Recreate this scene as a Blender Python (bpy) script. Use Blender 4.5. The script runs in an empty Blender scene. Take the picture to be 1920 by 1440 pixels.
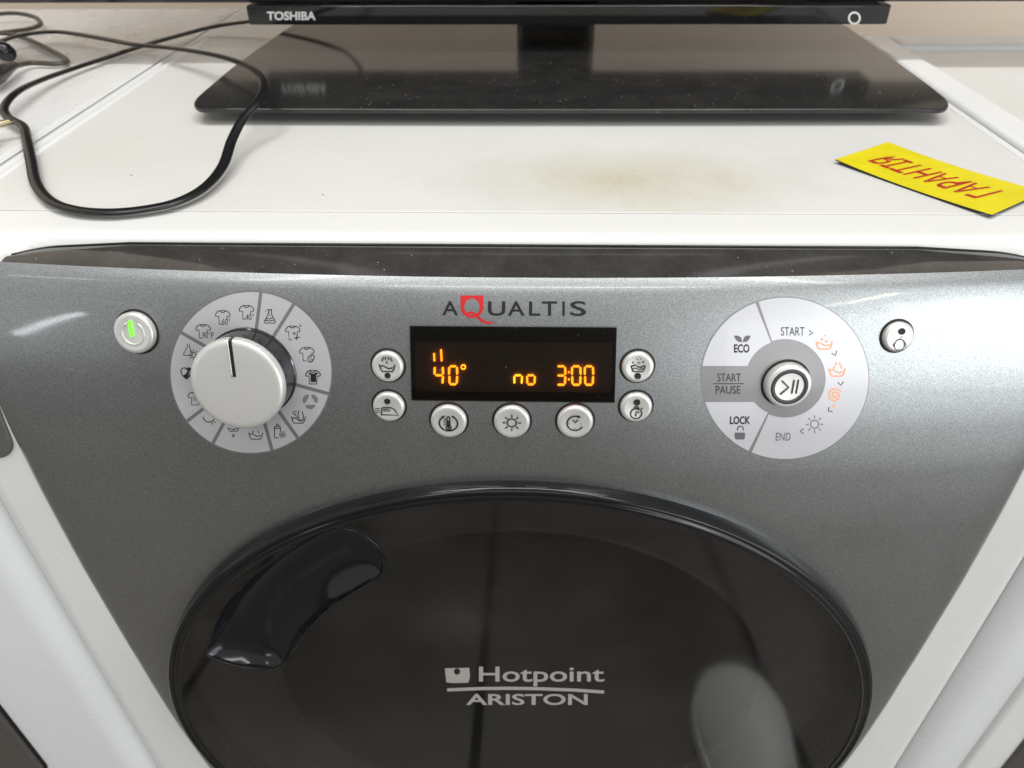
import bpy, math, random
import numpy as np
from mathutils import Vector, Matrix
random.seed(4); np.random.seed(4)
SC = bpy.context.scene
COL = SC.collection

# ------------------------------------------------------------------ camera
CAM = np.array([0.00582868, -0.33182225, 0.16070251])
CR = np.array([0.99970016, 0.02380617, -0.00573281])
CU = np.array([-0.00979615, 0.60339267, 0.79738405])
CF = np.array([-0.02244179, 0.7970888, -0.60344496])
FPX = 1400.975                                   # focal length in pixels of a 1920 wide frame
cd = bpy.data.cameras.new('camera'); co = bpy.data.objects.new('camera', cd); COL.objects.link(co)
M = Matrix.Identity(4)
for i in range(3):
    M[i][0] = CR[i]; M[i][1] = CU[i]; M[i][2] = -CF[i]; M[i][3] = CAM[i]
co.matrix_world = M
cd.sensor_width = 36; cd.sensor_fit = 'HORIZONTAL'; cd.lens = FPX * 36 / 1920
cd.clip_start = 0.01; cd.clip_end = 100
cd.dof.use_dof = True; cd.dof.focus_distance = 0.36; cd.dof.aperture_fstop = 12
SC.camera = co

# ------------------------------------------------------------------ room light
W = bpy.data.worlds.new('World'); SC.world = W; W.use_nodes = True
bg = W.node_tree.nodes['Background']
bg.inputs[0].default_value = (1.0, 1.0, 0.985, 1); bg.inputs[1].default_value = 0.53
def area(name, loc, target, sx, sy, power, color):
    l = bpy.data.lights.new(name, 'AREA'); l.shape = 'RECTANGLE'; l.size = sx; l.size_y = sy
    l.energy = power; l.color = color
    o = bpy.data.objects.new(name, l); COL.objects.link(o); o.location = loc
    d = Vector(target) - Vector(loc); o.rotation_euler = d.to_track_quat('-Z', 'Y').to_euler()
    return o
LT = (1, .99, .965)
area('ceiling_tube', (-0.75, -0.75, 1.75), (-0.6, -0.5, 0), 0.12, 1.5, 6, LT)
area('ceiling_tube', (0.85, -0.75, 1.75), (0.7, -0.5, 0), 0.12, 1.5, 7, LT)
area('ceiling_tube', (0.1, -1.9, 1.75), (0.1, -1.0, 0), 1.5, 0.12, 9, LT)
area('ceiling_tube', (0.0, -0.05, 1.75), (0.0, 0.45, 0), 1.8, 0.12, 18, LT)
area('ceiling_tube', (3.3, -5.2, 1.75), (3.3, -5.2, 0), 0.16, 1.6, 18, (1, .95, .70))
area('ceiling_tube', (-3.3, -2.9, 1.75), (-3.3, -2.9, 0), 1.0, 0.10, 6, LT)
area('shop_window', (2.65, -3.1, 0.72), (0, 0, 0), 0.75, 0.55, 13, (.86, .93, 1))
w_ = area('side_window', (-2.9, -2.95, 0.25), (0, 0, 0), 0.06, 0.55, 2.2, (.95, .97, 1)); w_.rotation_euler.rotate_axis('Z', math.radians(-42))
area('shop_front', (3.6, -3.3, 0.05), (0, -0.1, 0.0), 5.2, 1.75, 88, (.93, .97, 1))
SC.view_settings.view_transform = 'Standard'; SC.view_settings.look = 'None'
SC.cycles.max_bounces = 6; SC.cycles.diffuse_bounces = 3; SC.cycles.glossy_bounces = 4; SC.cycles.transparent_max_bounces = 6
SC.view_settings.exposure = 0.08; SC.view_settings.gamma = 1

# ------------------------------------------------------------------ helpers
def ray(u, v):
    u = np.asarray(u, float); v = np.asarray(v, float)
    d = CF[None, :] * FPX + CR[None, :] * (u.ravel()[:, None] - 960) + CU[None, :] * (720 - v.ravel()[:, None])
    return d / np.linalg.norm(d, axis=1)[:, None]
def onz(u, v, z):
    d = ray(u, v)[0]; return CAM + d * ((z - CAM[2]) / d[2])
def ony(u, v, y):
    d = ray(u, v)[0]; return CAM + d * ((y - CAM[1]) / d[1])

def pchip(xs, ys, xq):
    xs = np.array(xs, float); ys = np.array(ys, float)
    h = np.diff(xs); dl = np.diff(ys) / h; m = np.zeros(len(xs))
    for i in range(1, len(xs) - 1):
        if dl[i-1] * dl[i] > 0:
            w1 = 2*h[i] + h[i-1]; w2 = h[i] + 2*h[i-1]
            m[i] = (w1 + w2) / (w1/dl[i-1] + w2/dl[i])
    m[0] = dl[0]; m[-1] = dl[-1]
    k = np.clip(np.searchsorted(xs, xq) - 1, 0, len(h) - 1)
    t = (xq - xs[k]) / h[k]
    return ((1+2*t)*(1-t)**2*ys[k] + t*(1-t)**2*h[k]*m[k] + t*t*(3-2*t)*ys[k+1] + t*t*(t-1)*h[k]*m[k+1])
ZP = [-.70, -.46, -.30, -.15, -.105, -.08, -.055, -.03, -.015, -.0095, -.0065, 0]
YP = [-.061, -.062, -.062, -.061, -.0592, -.0562, -.0508, -.0428, -.0366, -.0336, -.0305, -.020]
ZT = np.linspace(-.70, 0, 3501); YT = pchip(ZP, YP, ZT)
def yc(z): return np.interp(z, ZT, YT)
def bow(x): return .0125 * (np.asarray(x) / .25) ** 2
def G(x, z): return yc(z) + bow(x)                 # front surface of the silver fascia: y = G(x, z)
def fascia_pt(u, v, off=0.0):
    d = ray(u, v); t = (-.05 - CAM[1]) / d[:, 1]
    for _ in range(14):
        p = CAM + d * t[:, None]; e = p[:, 1] - G(p[:, 0], p[:, 2]); t = t - e / d[:, 1] * .9
    p = CAM + d * t[:, None]
    return p + fascia_n(p) * off
def fascia_n(p):
    e = 4e-4
    gx = (G(p[:, 0]+e, p[:, 2]) - G(p[:, 0]-e, p[:, 2])) / (2*e)
    gz = (G(p[:, 0], p[:, 2]+e) - G(p[:, 0], p[:, 2]-e)) / (2*e)
    n = np.stack([gx, -np.ones_like(gx), gz], 1)
    return n / np.linalg.norm(n, axis=1)[:, None]

def mesh_obj(name, verts, faces, mat, parent=None, smooth=True, mats=None, fmat=None):
    me = bpy.data.meshes.new(name)
    me.from_pydata([tuple(map(float, v)) for v in verts], [], [tuple(map(int, f)) for f in faces])
    if smooth: me.polygons.foreach_set('use_smooth', [True] * len(me.polygons))
    if mat: me.materials.append(mat)
    for m in (mats or []): me.materials.append(m)
    if fmat is not None: me.polygons.foreach_set('material_index', fmat)
    me.update()
    o = bpy.data.objects.new(name, me); COL.objects.link(o)
    if parent: attach(o, parent)
    return o
def attach(o, parent):
    o.parent = parent
    pw = Matrix.Identity(4); q = parent
    while q: pw = q.matrix_basis @ pw if not q.parent else q.matrix_parent_inverse @ q.matrix_basis @ pw; q = q.parent
    o.matrix_parent_inverse = pw.inverted()
def thing(name, loc, label, cat, group=None):
    o = bpy.data.objects.new(name, None); COL.objects.link(o); o.location = loc
    o.empty_display_size = .05; tag(o, label, cat, group); return o
def tag(o, label=None, cat=None, group=None, kind=None):
    if label: o['label'] = label
    if cat: o['category'] = cat
    if group: o['group'] = group
    if kind: o['kind'] = kind
    return o
def autosmooth(o, deg=35):
    me = o.data; me.polygons.foreach_set('use_smooth', [True] * len(me.polygons))
    me.set_sharp_from_angle(angle=math.radians(deg)); return o
def grid_faces(nr, nc, off=0, closed=False):
    f = []
    for i in range(nr - 1):
        for j in range(nc if closed else nc - 1):
            a = off + i*nc + j; b = off + i*nc + (j+1) % nc
            f.append((a, b, b + nc, a + nc))
    return f
def box(x0, x1, y0, y1, z0, z1):
    v = [(x, y, z) for z in (z0, z1) for y in (y0, y1) for x in (x0, x1)]
    f = [(0,2,3,1), (4,5,7,6), (0,1,5,4), (2,6,7,3), (0,4,6,2), (1,3,7,5)]
    return v, f
def bevel(o, w, seg=3, ang=35):
    m = o.modifiers.new('bevel', 'BEVEL'); m.width = w; m.segments = seg; m.limit_method = 'ANGLE'; m.angle_limit = math.radians(ang)
    m.harden_normals = False
    return autosmooth(o, 40)
def bbox(name, dims, mat, parent=None, bw=.003, seg=3):
    v, f = box(*dims); o = mesh_obj(name, v, f, mat, parent, False)
    if bw: bevel(o, bw, seg)
    return o
def prism(outline, z0, z1):                       # outline list of (x, y), counter-clockwise
    n = len(outline)
    v = [(x, y, z0) for x, y in outline] + [(x, y, z1) for x, y in outline]
    f = [tuple(range(n-1, -1, -1)), tuple(range(n, 2*n))] + [(i, (i+1) % n, n+(i+1) % n, n+i) for i in range(n)]
    return v, f
def rrect(x0, x1, y0, y1, r, n=8):
    o = []
    for cx, cy, a0 in ((x1-r, y1-r, 0), (x0+r, y1-r, 90), (x0+r, y0+r, 180), (x1-r, y0+r, 270)):
        for k in range(n+1):
            a = math.radians(a0 + 90*k/n); o.append((cx + r*math.cos(a), cy + r*math.sin(a)))
    return o
def lathe(profile, frame, n=72, cap=True):        # profile [(r, h)], frame (P, e1, e2, normal)
    P, e1, e2, nn = frame; v = []
    for r, h in profile:
        for k in range(n):
            a = 2*math.pi*k/n; v.append(P + nn*h + (e1*math.cos(a) + e2*math.sin(a))*r)
    f = grid_faces(len(profile), n, 0, True)
    if cap: f.append(tuple(range((len(profile)-1)*n, len(profile)*n)))
    return v, f
def catmull(pts, per=10):
    P = [np.array(p, float) for p in pts]; P = [2*P[0]-P[1]] + P + [2*P[-1]-P[-2]]; out = []
    for i in range(1, len(P)-2):
        for k in range(per):
            t = k/per
            out.append(.5*((2*P[i]) + (P[i+1]-P[i-1])*t + (2*P[i-1]-5*P[i]+4*P[i+1]-P[i+2])*t*t + (-P[i-1]+3*P[i]-3*P[i+1]+P[i+2])*t**3))
    out.append(P[-2]); return np.array(out)
def sweep(path, section, up=(0, 0, 1)):           # section [(across, upward)]
    v = []; n = len(section); up = np.array(up, float)
    for i, p in enumerate(path):
        t = path[min(i+1, len(path)-1)] - path[max(i-1, 0)]; t /= np.linalg.norm(t) + 1e-12
        s = np.cross(t, up); s /= np.linalg.norm(s) + 1e-9; u = np.cross(s, t)
        for a, b in section: v.append(p + s*a + u*b)
    f = grid_faces(len(path), n, 0, True)
    f.append(tuple(range(n-1, -1, -1))); f.append(tuple(range((len(path)-1)*n, len(path)*n)))
    return v, f
def ell(a, b, n=12): return [(a*math.cos(2*math.pi*k/n), b*math.sin(2*math.pi*k/n)) for k in range(n)]

# ---- flat print: strokes and filled outlines in 2-D, then laid on a surface
def stroke(pts, w, closed=False):
    P = np.array(pts, float); n = len(P)
    if closed: T = np.roll(P, -1, 0) - np.roll(P, 1, 0)
    else:
        T = np.zeros_like(P); T[1:-1] = P[2:] - P[:-2]; T[0] = P[1]-P[0]; T[-1] = P[-1]-P[-2]
        for i in range(1, n-1):
            a = P[i]-P[i-1]; b = P[i+1]-P[i]
            T[i] = a/(np.linalg.norm(a)+1e-9) + b/(np.linalg.norm(b)+1e-9)
    T /= np.linalg.norm(T, axis=1)[:, None] + 1e-9
    N = np.stack([-T[:, 1], T[:, 0]], 1)
    if not closed:
        P = P.copy(); P[0] -= T[0]*w*.3; P[-1] += T[-1]*w*.3
    v = np.concatenate([P + N*w/2, P - N*w/2]); f = []
    for i in range(n if closed else n-1):
        j = (i+1) % n; f.append((i, j, n+j, n+i))
    return v, f
def fill(pts): return np.array(pts, float), [tuple(range(len(pts)))]
def arc(cx, cy, rx, ry, a0, a1, n=14):
    return [(cx + rx*math.cos(math.radians(a0+(a1-a0)*k/n)), cy + ry*math.sin(math.radians(a0+(a1-a0)*k/n))) for k in range(n+1)]
def circ(cx, cy, r, n=16): return arc(cx, cy, r, r, 0, 360*(n-1)/n, n-1)
def merge(parts):
    V = []; F = []; k = 0
    for v, f in parts:
        V.append(np.asarray(v, float)); F += [tuple(i+k for i in q) for q in f]; k += len(v)
    return np.concatenate(V), F
_tx = {}
def text2d(s, bold=0.0, shear=0.0):               # unit cap height about 0.73, returns verts and faces, x from 0
    key = (s, bold, shear)
    if key in _tx: return _tx[key]
    c = bpy.data.curves.new('text', 'FONT'); c.body = s; c.resolution_u = 4; c.offset = bold; c.shear = shear
    o = bpy.data.objects.new('text', c); COL.objects.link(o)
    dg = bpy.context.evaluated_depsgraph_get(); dg.update()
    me = bpy.data.meshes.new_from_object(o.evaluated_get(dg))
    v = np.array([(q.co.x, q.co.y) for q in me.vertices]); f = [tuple(p.vertices) for p in me.polygons]
    bpy.data.objects.remove(o); bpy.data.curves.remove(c); bpy.data.meshes.remove(me)
    _tx[key] = (v, f); return v, f
def text_fit(s, x0, x1, ytop, ybot, bold=0.0, shear=0.0):   # photo-pixel box (y downwards)
    v, f = text2d(s, bold, shear); v = v.copy()
    mn = v.min(0); mx = v.max(0)
    v[:, 0] = x0 + (v[:, 0]-mn[0])/(mx[0]-mn[0])*(x1-x0)
    v[:, 1] = ybot + (v[:, 1]-mn[1])/(mx[1]-mn[1])*(ytop-ybot)
    return v, f
def shift(sh, dx, dy): return (np.asarray(sh[0], float) + [dx, dy], sh[1])
def fprint(name, parts, mat, parent, off=.00025):
    v, f = merge(parts); p = fascia_pt(v[:, 0], v[:, 1], off)
    return mesh_obj(name, p, f, mat, parent, False)
def lprint(name, parts, mat, parent, frame, h, s):          # on a local flat face, s metres per photo pixel
    v, f = merge(parts); P, e1, e2, n = frame
    return mesh_obj(name, [P + n*h + e1*a*s - e2*b*s for a, b in v], f, mat, parent, False)

# ------------------------------------------------------------------ materials
def mat(name, base, rough=.5, metal=0.0, coat=0.0, spec=.5, emit=None, es=0.0):
    m = bpy.data.materials.new(name); m.use_nodes = True; b = m.node_tree.nodes['Principled BSDF']
    b.inputs['Base Color'].default_value = (*base, 1); b.inputs['Roughness'].default_value = rough
    b.inputs['Metallic'].default_value = metal; b.inputs['Coat Weight'].default_value = coat
    b.inputs['Coat Roughness'].default_value = .04; b.inputs['Specular IOR Level'].default_value = spec
    if emit: b.inputs['Emission Color'].default_value = (*emit, 1); b.inputs['Emission Strength'].default_value = es
    return m
class NT:
    def __init__(s, m): s.t = m.node_tree; s.b = s.t.nodes['Principled BSDF']; s.tc = s.n('ShaderNodeTexCoord')
    def n(s, k, **kw):
        o = s.t.nodes.new(k)
        for a, b in kw.items(): setattr(o, a, b)
        return o
    def l(s, a, b): s.t.links.new(a, b)
    def noise(s, scale, detail=3, rough=.5, vec=None):
        o = s.n('ShaderNodeTexNoise'); o.inputs['Scale'].default_value = scale; o.inputs['Detail'].default_value = detail; o.inputs['Roughness'].default_value = rough
        s.l(vec or s.tc.outputs['Object'], o.inputs['Vector']); return o.outputs['Fac']
    def ramp(s, fac, stops):
        o = s.n('ShaderNodeValToRGB'); e = o.color_ramp.elements
        while len(e) < len(stops): e.new(.5)
        for q, (p, c) in zip(e, stops): q.position = p; q.color = (*c, 1) if len(c) == 3 else c
        s.l(fac, o.inputs[0]); return o.outputs[0]
    def mix(s, fac, a, b, mode='MIX'):
        o = s.n('ShaderNodeMix', data_type='RGBA', blend_type=mode)
        if isinstance(fac, (int, float)): o.inputs[0].default_value = fac
        else: s.l(fac, o.inputs[0])
        for i, x in ((6, a), (7, b)):
            if isinstance(x, tuple): o.inputs[i].default_value = (*x, 1)
            else: s.l(x, o.inputs[i])
        return o.outputs[2]
    def math(s, op, a, b=0.0, c=None):
        o = s.n('ShaderNodeMath', operation=op)
        for i, x in enumerate((a, b, c)):
            if x is None: continue
            if isinstance(x, (int, float)): o.inputs[i].default_value = x
            else: s.l(x, o.inputs[i])
        return o.outputs[0]
    def bump(s, h, strength, dist):
        o = s.n('ShaderNodeBump'); o.inputs['Strength'].default_value = strength; o.inputs['Distance'].default_value = dist
        s.l(h, o.inputs['Height']); s.l(o.outputs[0], s.b.inputs['Normal']); return o
    def specks(s, scale, thr, dens=.5):            # sparse dust grains
        v = s.n('ShaderNodeTexVoronoi'); v.inputs['Scale'].default_value = scale; s.l(s.tc.outputs['Object'], v.inputs['Vector'])
        d = s.math('LESS_THAN', v.outputs['Distance'], thr)
        sp = s.n('ShaderNodeSeparateColor'); s.l(v.outputs['Color'], sp.inputs[0])
        return s.math('MULTIPLY', d, s.math('GREATER_THAN', sp.outputs[0], dens))
def white_plastic(name, base, rough=.3, mott=.05):
    m = mat(name, base, rough); t = NT(m)
    c = t.ramp(t.noise(6, 5, .6), [(.3, tuple(x*(1-mott) for x in base)), (.7, base)])
    s = t.specks(160, .09, .993); c = t.mix(s, c, (.45, .42, .38)); t.l(c, t.b.inputs['Base Color'])
    r = t.ramp(t.noise(30, 4), [(.3, (rough*.85,)*3), (.7, (rough*1.25,)*3)]); t.l(r, t.b.inputs['Roughness'])
    return m
M_white = white_plastic('white_enamel', (.80, .80, .785), .28)
M_cream = white_plastic('warm_white_enamel', (.79, .79, .77), .3)  # white with a slightly warm tint
M_cold = white_plastic('cool_white_enamel', (.80, .815, .82), .28)
M_rim = white_plastic('white_rim_plastic', (.82, .82, .815), .33, .03)
def laminate():
    m = mat('worktop_laminate', (.74, .725, .69), .42); t = NT(m)
    base = t.ramp(t.noise(9, 5, .6), [(.3, (.705, .70, .672)), (.72, (.755, .75, .725))])
    fine = t.noise(900, 2, .6); base = t.mix(.10, base, t.ramp(fine, [(.3, (.3, .3, .3)), (.7, (1, 1, 1))]), 'MULTIPLY')
    mp = t.n('ShaderNodeMapping'); t.l(t.tc.outputs['Object'], mp.inputs[0]); mp.inputs['Location'].default_value = (-.064, -.070, 0)
    sc = t.n('ShaderNodeVectorMath', operation='MULTIPLY'); t.l(mp.outputs[0], sc.inputs[0]); sc.inputs[1].default_value = (1/.115, 1/.056, 0)
    ln = t.n('ShaderNodeVectorMath', operation='LENGTH'); t.l(sc.outputs[0], ln.inputs[0])
    r = t.math('ADD', ln.outputs['Value'], t.math('MULTIPLY', t.math('SUBTRACT', t.noise(24, 5, .6), .5), 1.05))
    st = t.ramp(r, [(.0, (.80,)*3), (.5, (.40,)*3), (1.0, (0,)*3)])
    grain = t.ramp(t.noise(260, 3, .7), [(.35, (.72,)*3), (.65, (1,)*3)])
    base = t.mix(t.math('MULTIPLY', st, grain), base, (.52, .47, .33))
    base = t.mix(t.math('MULTIPLY', t.ramp(t.noise(3.3, 4, .6), [(.5, (0,)*3), (.75, (1,)*3)]), .35), base, (.66, .61, .52))
    sp = t.specks(95, .07, .95); base = t.mix(sp, base, (.22, .2, .17))
    t.l(base, t.b.inputs['Base Color'])
    t.bump(fine, .12, .0004); return m
M_lam = laminate()
def metallic(name, base, flake=.35):
    m = mat(name, base, .38, .93, .5); t = NT(m)
    n1 = t.noise(3600, 1, .5); n2 = t.noise(1900, 2, .5)
    f = t.mix(.5, n1, n2)
    c = t.ramp(f, [(.36, tuple(x*(1-flake) for x in base)), (.52, base), (.66, tuple(min(1, x*(1+flake*1.3)) for x in base))])
    s = t.specks(420, .09, .95); c = t.mix(t.math('MULTIPLY', s, .6), c, (.75, .73, .7))
    t.l(c, t.b.inputs['Base Color'])
    t.l(t.ramp(t.noise(14, 5, .65), [(.35, (.03,)*3), (.75, (.14,)*3)]), t.b.inputs['Coat Roughness'])
    t.l(t.ramp(t.noise(9, 4, .6), [(.3, (.35,)*3), (.7, (.42,)*3)]), t.b.inputs['Roughness'])
    return m
M_silver = metallic('silver_grey_metallic_paint', (.368, .384, .388), .34)
M_btn = metallic('satin_silver_plastic', (.72, .712, .685), .05)
M_btn.node_tree.nodes['Principled BSDF'].inputs['Coat Weight'].default_value = .1
M_btn.node_tree.nodes['Principled BSDF'].inputs['Metallic'].default_value = .52
M_segl = mat('pale_grey_print', (.50, .49, .505), .32, .2, .3)
M_segr = mat('pale_white_print', (.62, .62, .65), .32, .2, .3)
M_segline = mat('mid_grey_print', (.20, .20, .20), .35, .3, .3)
M_segmid = mat('warm_grey_print', (.27, .26, .265), .35, .3, .3)
M_ink = mat('black_ink', (.012, .012, .016), .4)
M_ink2 = mat('dark_grey_ink', (.045, .045, .05), .4)
M_ink3 = mat('mid_grey_ink', (.14, .14, .15), .4)
M_red = mat('red_print', (.62, .012, .018), .35, 0, .4)
M_orange_ink = mat('lit_orange_icon', (.85, .30, .13), .4, emit=(1, .28, .10), es=.45)
M_gap = mat('black_gap', (.008, .008, .008), .6)
def dusty(name, base, rough, scale, thr, dens, amount=.5, film=0.0, ior=1.5):
    m = mat(name, base, rough); t = NT(m); t.b.inputs['IOR'].default_value = ior
    s = t.specks(scale, thr, dens); s2 = t.specks(scale*2.3, thr, dens)
    s = t.math('MULTIPLY', t.math('MAXIMUM', s, s2), amount)
    c = t.mix(s, base, (.5, .48, .45))
    if film:
        fl = t.math('MULTIPLY', t.ramp(t.noise(45, 6, .7), [(.4, (.35,)*3), (.72, (1,)*3)]), film)
        c = t.mix(fl, c, (.42, .40, .37))
    t.l(c, t.b.inputs['Base Color'])
    t.l(t.math('ADD', t.math('MULTIPLY', s, .5), rough), t.b.inputs['Roughness'])
    return m
M_band = dusty('smoked_glossy_plastic', (.024, .023, .022), .07, 260, .10, .86, .5, .10)
M_disp = dusty('black_display_window', (.004, .004, .004), .06, 420, .10, .93, .35)
M_tvgloss = dusty('black_piano_gloss', (.008, .008, .009), .05, 300, .08, .95, .3)
M_tvbase = dusty('dusty_black_glass', (.010, .010, .010), .115, 240, .10, .80, .6, .06, 1.5)
M_screen = mat('dark_screen', (.006, .006, .007), .12)
M_tvlogo = mat('silver_lettering', (.75, .75, .73), .3, .3)
M_subst = mat('display_substrate', (.20, .14, .085), .6)
M_digit = mat('amber_segment', (.02, .01, 0), .5, emit=(1, .29, .012), es=14)
M_digy = mat('yellow_segment', (.02, .01, 0), .5, emit=(1, .45, .02), es=12)
M_green = mat('green_light', (.05, .3, .02), .4, emit=(.16, 1, .02), es=1.7)
M_rubber = dusty('black_cable_rubber', (.007, .007, .008), .27, 300, .08, .95, .3)
M_olive = dusty('dark_olive_cable', (.045, .040, .028), .38, 300, .08, .95, .3, .05)
M_chrome = mat('dark_chrome_collar', (.055, .055, .060), .12, .75)
M_ring = dusty('dark_grey_gloss_ring', (.010, .010, .011), .12, 200, .08, .95, .2, 0, 1.36)
M_handle = mat('black_chrome_handle', (.028, .029, .032), .13, .6)
M_back = mat('grey_door_lining', (.165, .157, .162), .5)
M_bowl = mat('dark_door_bowl', (.060, .057, .053), .4)
M_doorlogo = mat('grey_door_print', (.40, .38, .355), .4)
M_tab = dusty('grey_tab_plastic', (.10, .095, .085), .4, 300, .1, .9, .3)
M_nbdoor = dusty('brown_grey_plastic', (.075, .068, .062), .3, 300, .08, .9, .3)
M_seam = mat('grey_rubber_seam', (.05, .055, .06), .6)
M_brass = mat('brass_pin', (.62, .52, .34), .25, 1.0)
def yellow_card():
    m = mat('yellow_card', (.80, .64, .012), .38); t = NT(m)
    c = t.ramp(t.noise(60, 5, .65), [(.3, (.70, .595, .006)), (.7, (.80, .69, .012))]); t.l(c, t.b.inputs['Base Color'])
    t.bump(t.noise(700, 2), .05, .0003); return m
M_card = yellow_card()
M_cardred = mat('red_card_print', (.46, .016, .016), .4)
M_sensor = mat('dark_sensor', (.03, .03, .03), .3)
def wallmat():
    m = mat('beige_wall_paint', (.66, .56, .46), .7); t = NT(m)
    t.l(t.ramp(t.noise(3, 5), [(.3, (.76, .64, .53)), (.7, (.80, .69, .58))]), t.b.inputs['Base Color']); return m
M_wall = wallmat()
def tilemat():
    m = mat('brown_floor_tile', (.12, .105, .088), .28); t = NT(m)
    t.l(t.ramp(t.noise(5, 6, .6), [(.3, (.125, .110, .092)), (.7, (.165, .147, .125))]), t.b.inputs['Base Color']); return m
M_farwall = mat('added_wall_grey', (.40, .395, .385), .8); M_tile = tilemat(); M_grout = mat('dark_grout', (.02, .018, .016), .8)
M_shoe = mat('grey_knit', (.85, .85, .82), .8); M_sole = mat('white_sole', (.7, .7, .68), .6)
def smoke_glass():
    m = bpy.data.materials.new('smoked_door_glass'); m.use_nodes = True; t = NT(m)
    out = [n for n in t.t.nodes if n.type == 'OUTPUT_MATERIAL'][0]
    fr_ = t.n('ShaderNodeFresnel'); fr_.inputs[0].default_value = 1.75; tr = t.n('ShaderNodeBsdfTransparent'); tr.inputs[0].default_value = (.60, .58, .575, 1)
    gl = t.n('ShaderNodeBsdfGlossy'); t.l(t.ramp(t.noise(11, 5, .6), [(.3, (.04,)*3), (.75, (.12,)*3)]), gl.inputs['Roughness'])
    mx = t.n('ShaderNodeMixShader'); t.l(fr_.outputs[0], mx.inputs[0]); t.l(tr.outputs[0], mx.inputs[1]); t.l(gl.outputs[0], mx.inputs[2])
    film = t.math('MULTIPLY', t.ramp(t.noise(8, 6, .65), [(.42, (.1,)*3), (.72, (1,)*3)]), .032)
    sp = t.math('MULTIPLY', t.specks(150, .06, .93), .16)
    t.b.inputs['Base Color'].default_value = (.42, .40, .39, 1); t.b.inputs['Roughness'].default_value = .8
    m2 = t.n('ShaderNodeMixShader'); t.l(t.math('MAXIMUM', film, sp), m2.inputs[0]); t.l(mx.outputs[0], m2.inputs[1]); t.l(t.b.outputs[0], m2.inputs[2])
    t.l(m2.outputs[0], out.inputs[0]); return m
M_glass = smoke_glass()

def pane():
    m = bpy.data.materials.new('smoked_display_window'); m.use_nodes = True; t = NT(m)
    out = [n for n in t.t.nodes if n.type == 'OUTPUT_MATERIAL'][0]
    fr_ = t.n('ShaderNodeFresnel'); fr_.inputs[0].default_value = 1.5; tr = t.n('ShaderNodeBsdfTransparent'); tr.inputs[0].default_value = (.19, .165, .14, 1)
    gl = t.n('ShaderNodeBsdfGlossy'); gl.inputs['Roughness'].default_value = .05
    mx = t.n('ShaderNodeMixShader'); t.l(fr_.outputs[0], mx.inputs[0]); t.l(tr.outputs[0], mx.inputs[1]); t.l(gl.outputs[0], mx.inputs[2])
    sp = t.math('MULTIPLY', t.math('MAXIMUM', t.specks(420, .10, .90), t.specks(900, .12, .93)), .45)
    t.b.inputs['Base Color'].default_value = (.45, .44, .42, 1); t.b.inputs['Roughness'].default_value = .8
    m2 = t.n('ShaderNodeMixShader'); t.l(sp, m2.inputs[0]); t.l(mx.outputs[0], m2.inputs[1]); t.l(t.b.outputs[0], m2.inputs[2])
    t.l(m2.outputs[0], out.inputs[0]); return m
M_pane = pane()

# ------------------------------------------------------------------ setting: wall and floor
o = bbox('wall', (-3, 3, .70, .80, -.85, 1.70), M_wall, None, 0); tag(o, kind='structure')
o = bbox('added_far_wall', (-6, 2.0, -5.7, -5.5, -.85, 1.9), M_farwall, None, 0); tag(o, kind='structure')  # unseen wall added behind the camera to darken reflections in the fascia
fl = bbox('floor', (-6, 5, -5.5, .70, -.95, -.854), M_grout, None, 0); tag(fl, kind='structure')
tw, td = .478, 1.6
v, f = box(-tw/2+.008, tw/2-.008, -td/2+.008, td/2-.008, -.006, 0); tme = None
for i in range(-6, 6):
    for j in range(4):
        if tme is None:
            t_ = mesh_obj('tile', v, f, M_tile, None, False); tme = t_.data
        else:
            t_ = bpy.data.objects.new('tile', tme); COL.objects.link(t_)
        t_.location = (-.067 + tw*(i+.5), .69 - td*(j+.5), -.85); attach(t_, fl)

# ------------------------------------------------------------------ the washing machine
WM = thing('washing_machine', (0, .26, -.85), 'white washing machine with silver-grey control fascia and dark round door', 'washing machine')
HW = .2965
DC = (0.0, -.3420); DR = .2352                     # door centre (x, z) and radius
# white front sheet swept along x, dipped under the trim band
def y_white(z): return yc(z) + .0178
prof = [(.0250, 0), (.018, 0), (.010, 0), (.006, 0), (.003, -.0001), (.0015, -.0003), (0, -.0007), (-.0015, -.0014), (-.003, -.0024), (-.0045, -.0036), (-.0062, -.0052)]
for z in list(np.linspace(-.0065, -.03, 16)) + list(np.linspace(-.036, -.12, 16)) + list(np.linspace(-.135, -.70, 76)): prof.append((float(y_white(z)), float(z)))
prof.append((-.0425, -.84))
xs = np.concatenate([np.linspace(-HW, -.285, 9), np.linspace(-.283, -.205, 62), np.linspace(-.20, .20, 80), np.linspace(.205, .283, 62), np.linspace(.285, HW, 9)])
def outline_sd(x, y):                             # plan distance to the rounded outline of the insert (outside positive)
    r = .035; qx = abs(x) - (.2595 - r); qy = (y + .0020) + r
    return math.hypot(max(qx, 0), max(qy, 0)) + min(max(qx, qy), 0) - r
V = []
for (y, z) in prof:
    for x in xs:
        yy, zz = y, z
        if z > -.05:
            s = outline_sd(x, y)
            k = min(max((-s + .0022) / .0042, 0), 1); k = k*k*(3-2*k); zz -= .0055*k
        e = (abs(x) - .2845) / .012
        if e > 0 and y < .02:
            e = min(e, 1); yy += .011 * (1 - math.sqrt(1 - e*e)) * min(1, -z/.03)
            zz -= .004 * (1 - math.sqrt(1 - e*e)) * max(0, 1 + z/.05)
        V.append((x, yy, zz))
F = []
nc = len(xs)
for q in grid_faces(len(prof), nc):
    c = np.mean([V[i] for i in q], axis=0)
    if math.hypot(c[0]-DC[0], c[2]-DC[1]) < .2335 and c[2] < -.1: continue
    F.append(q)
mesh_obj('cabinet_front', V, F, M_cream, WM)
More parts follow.
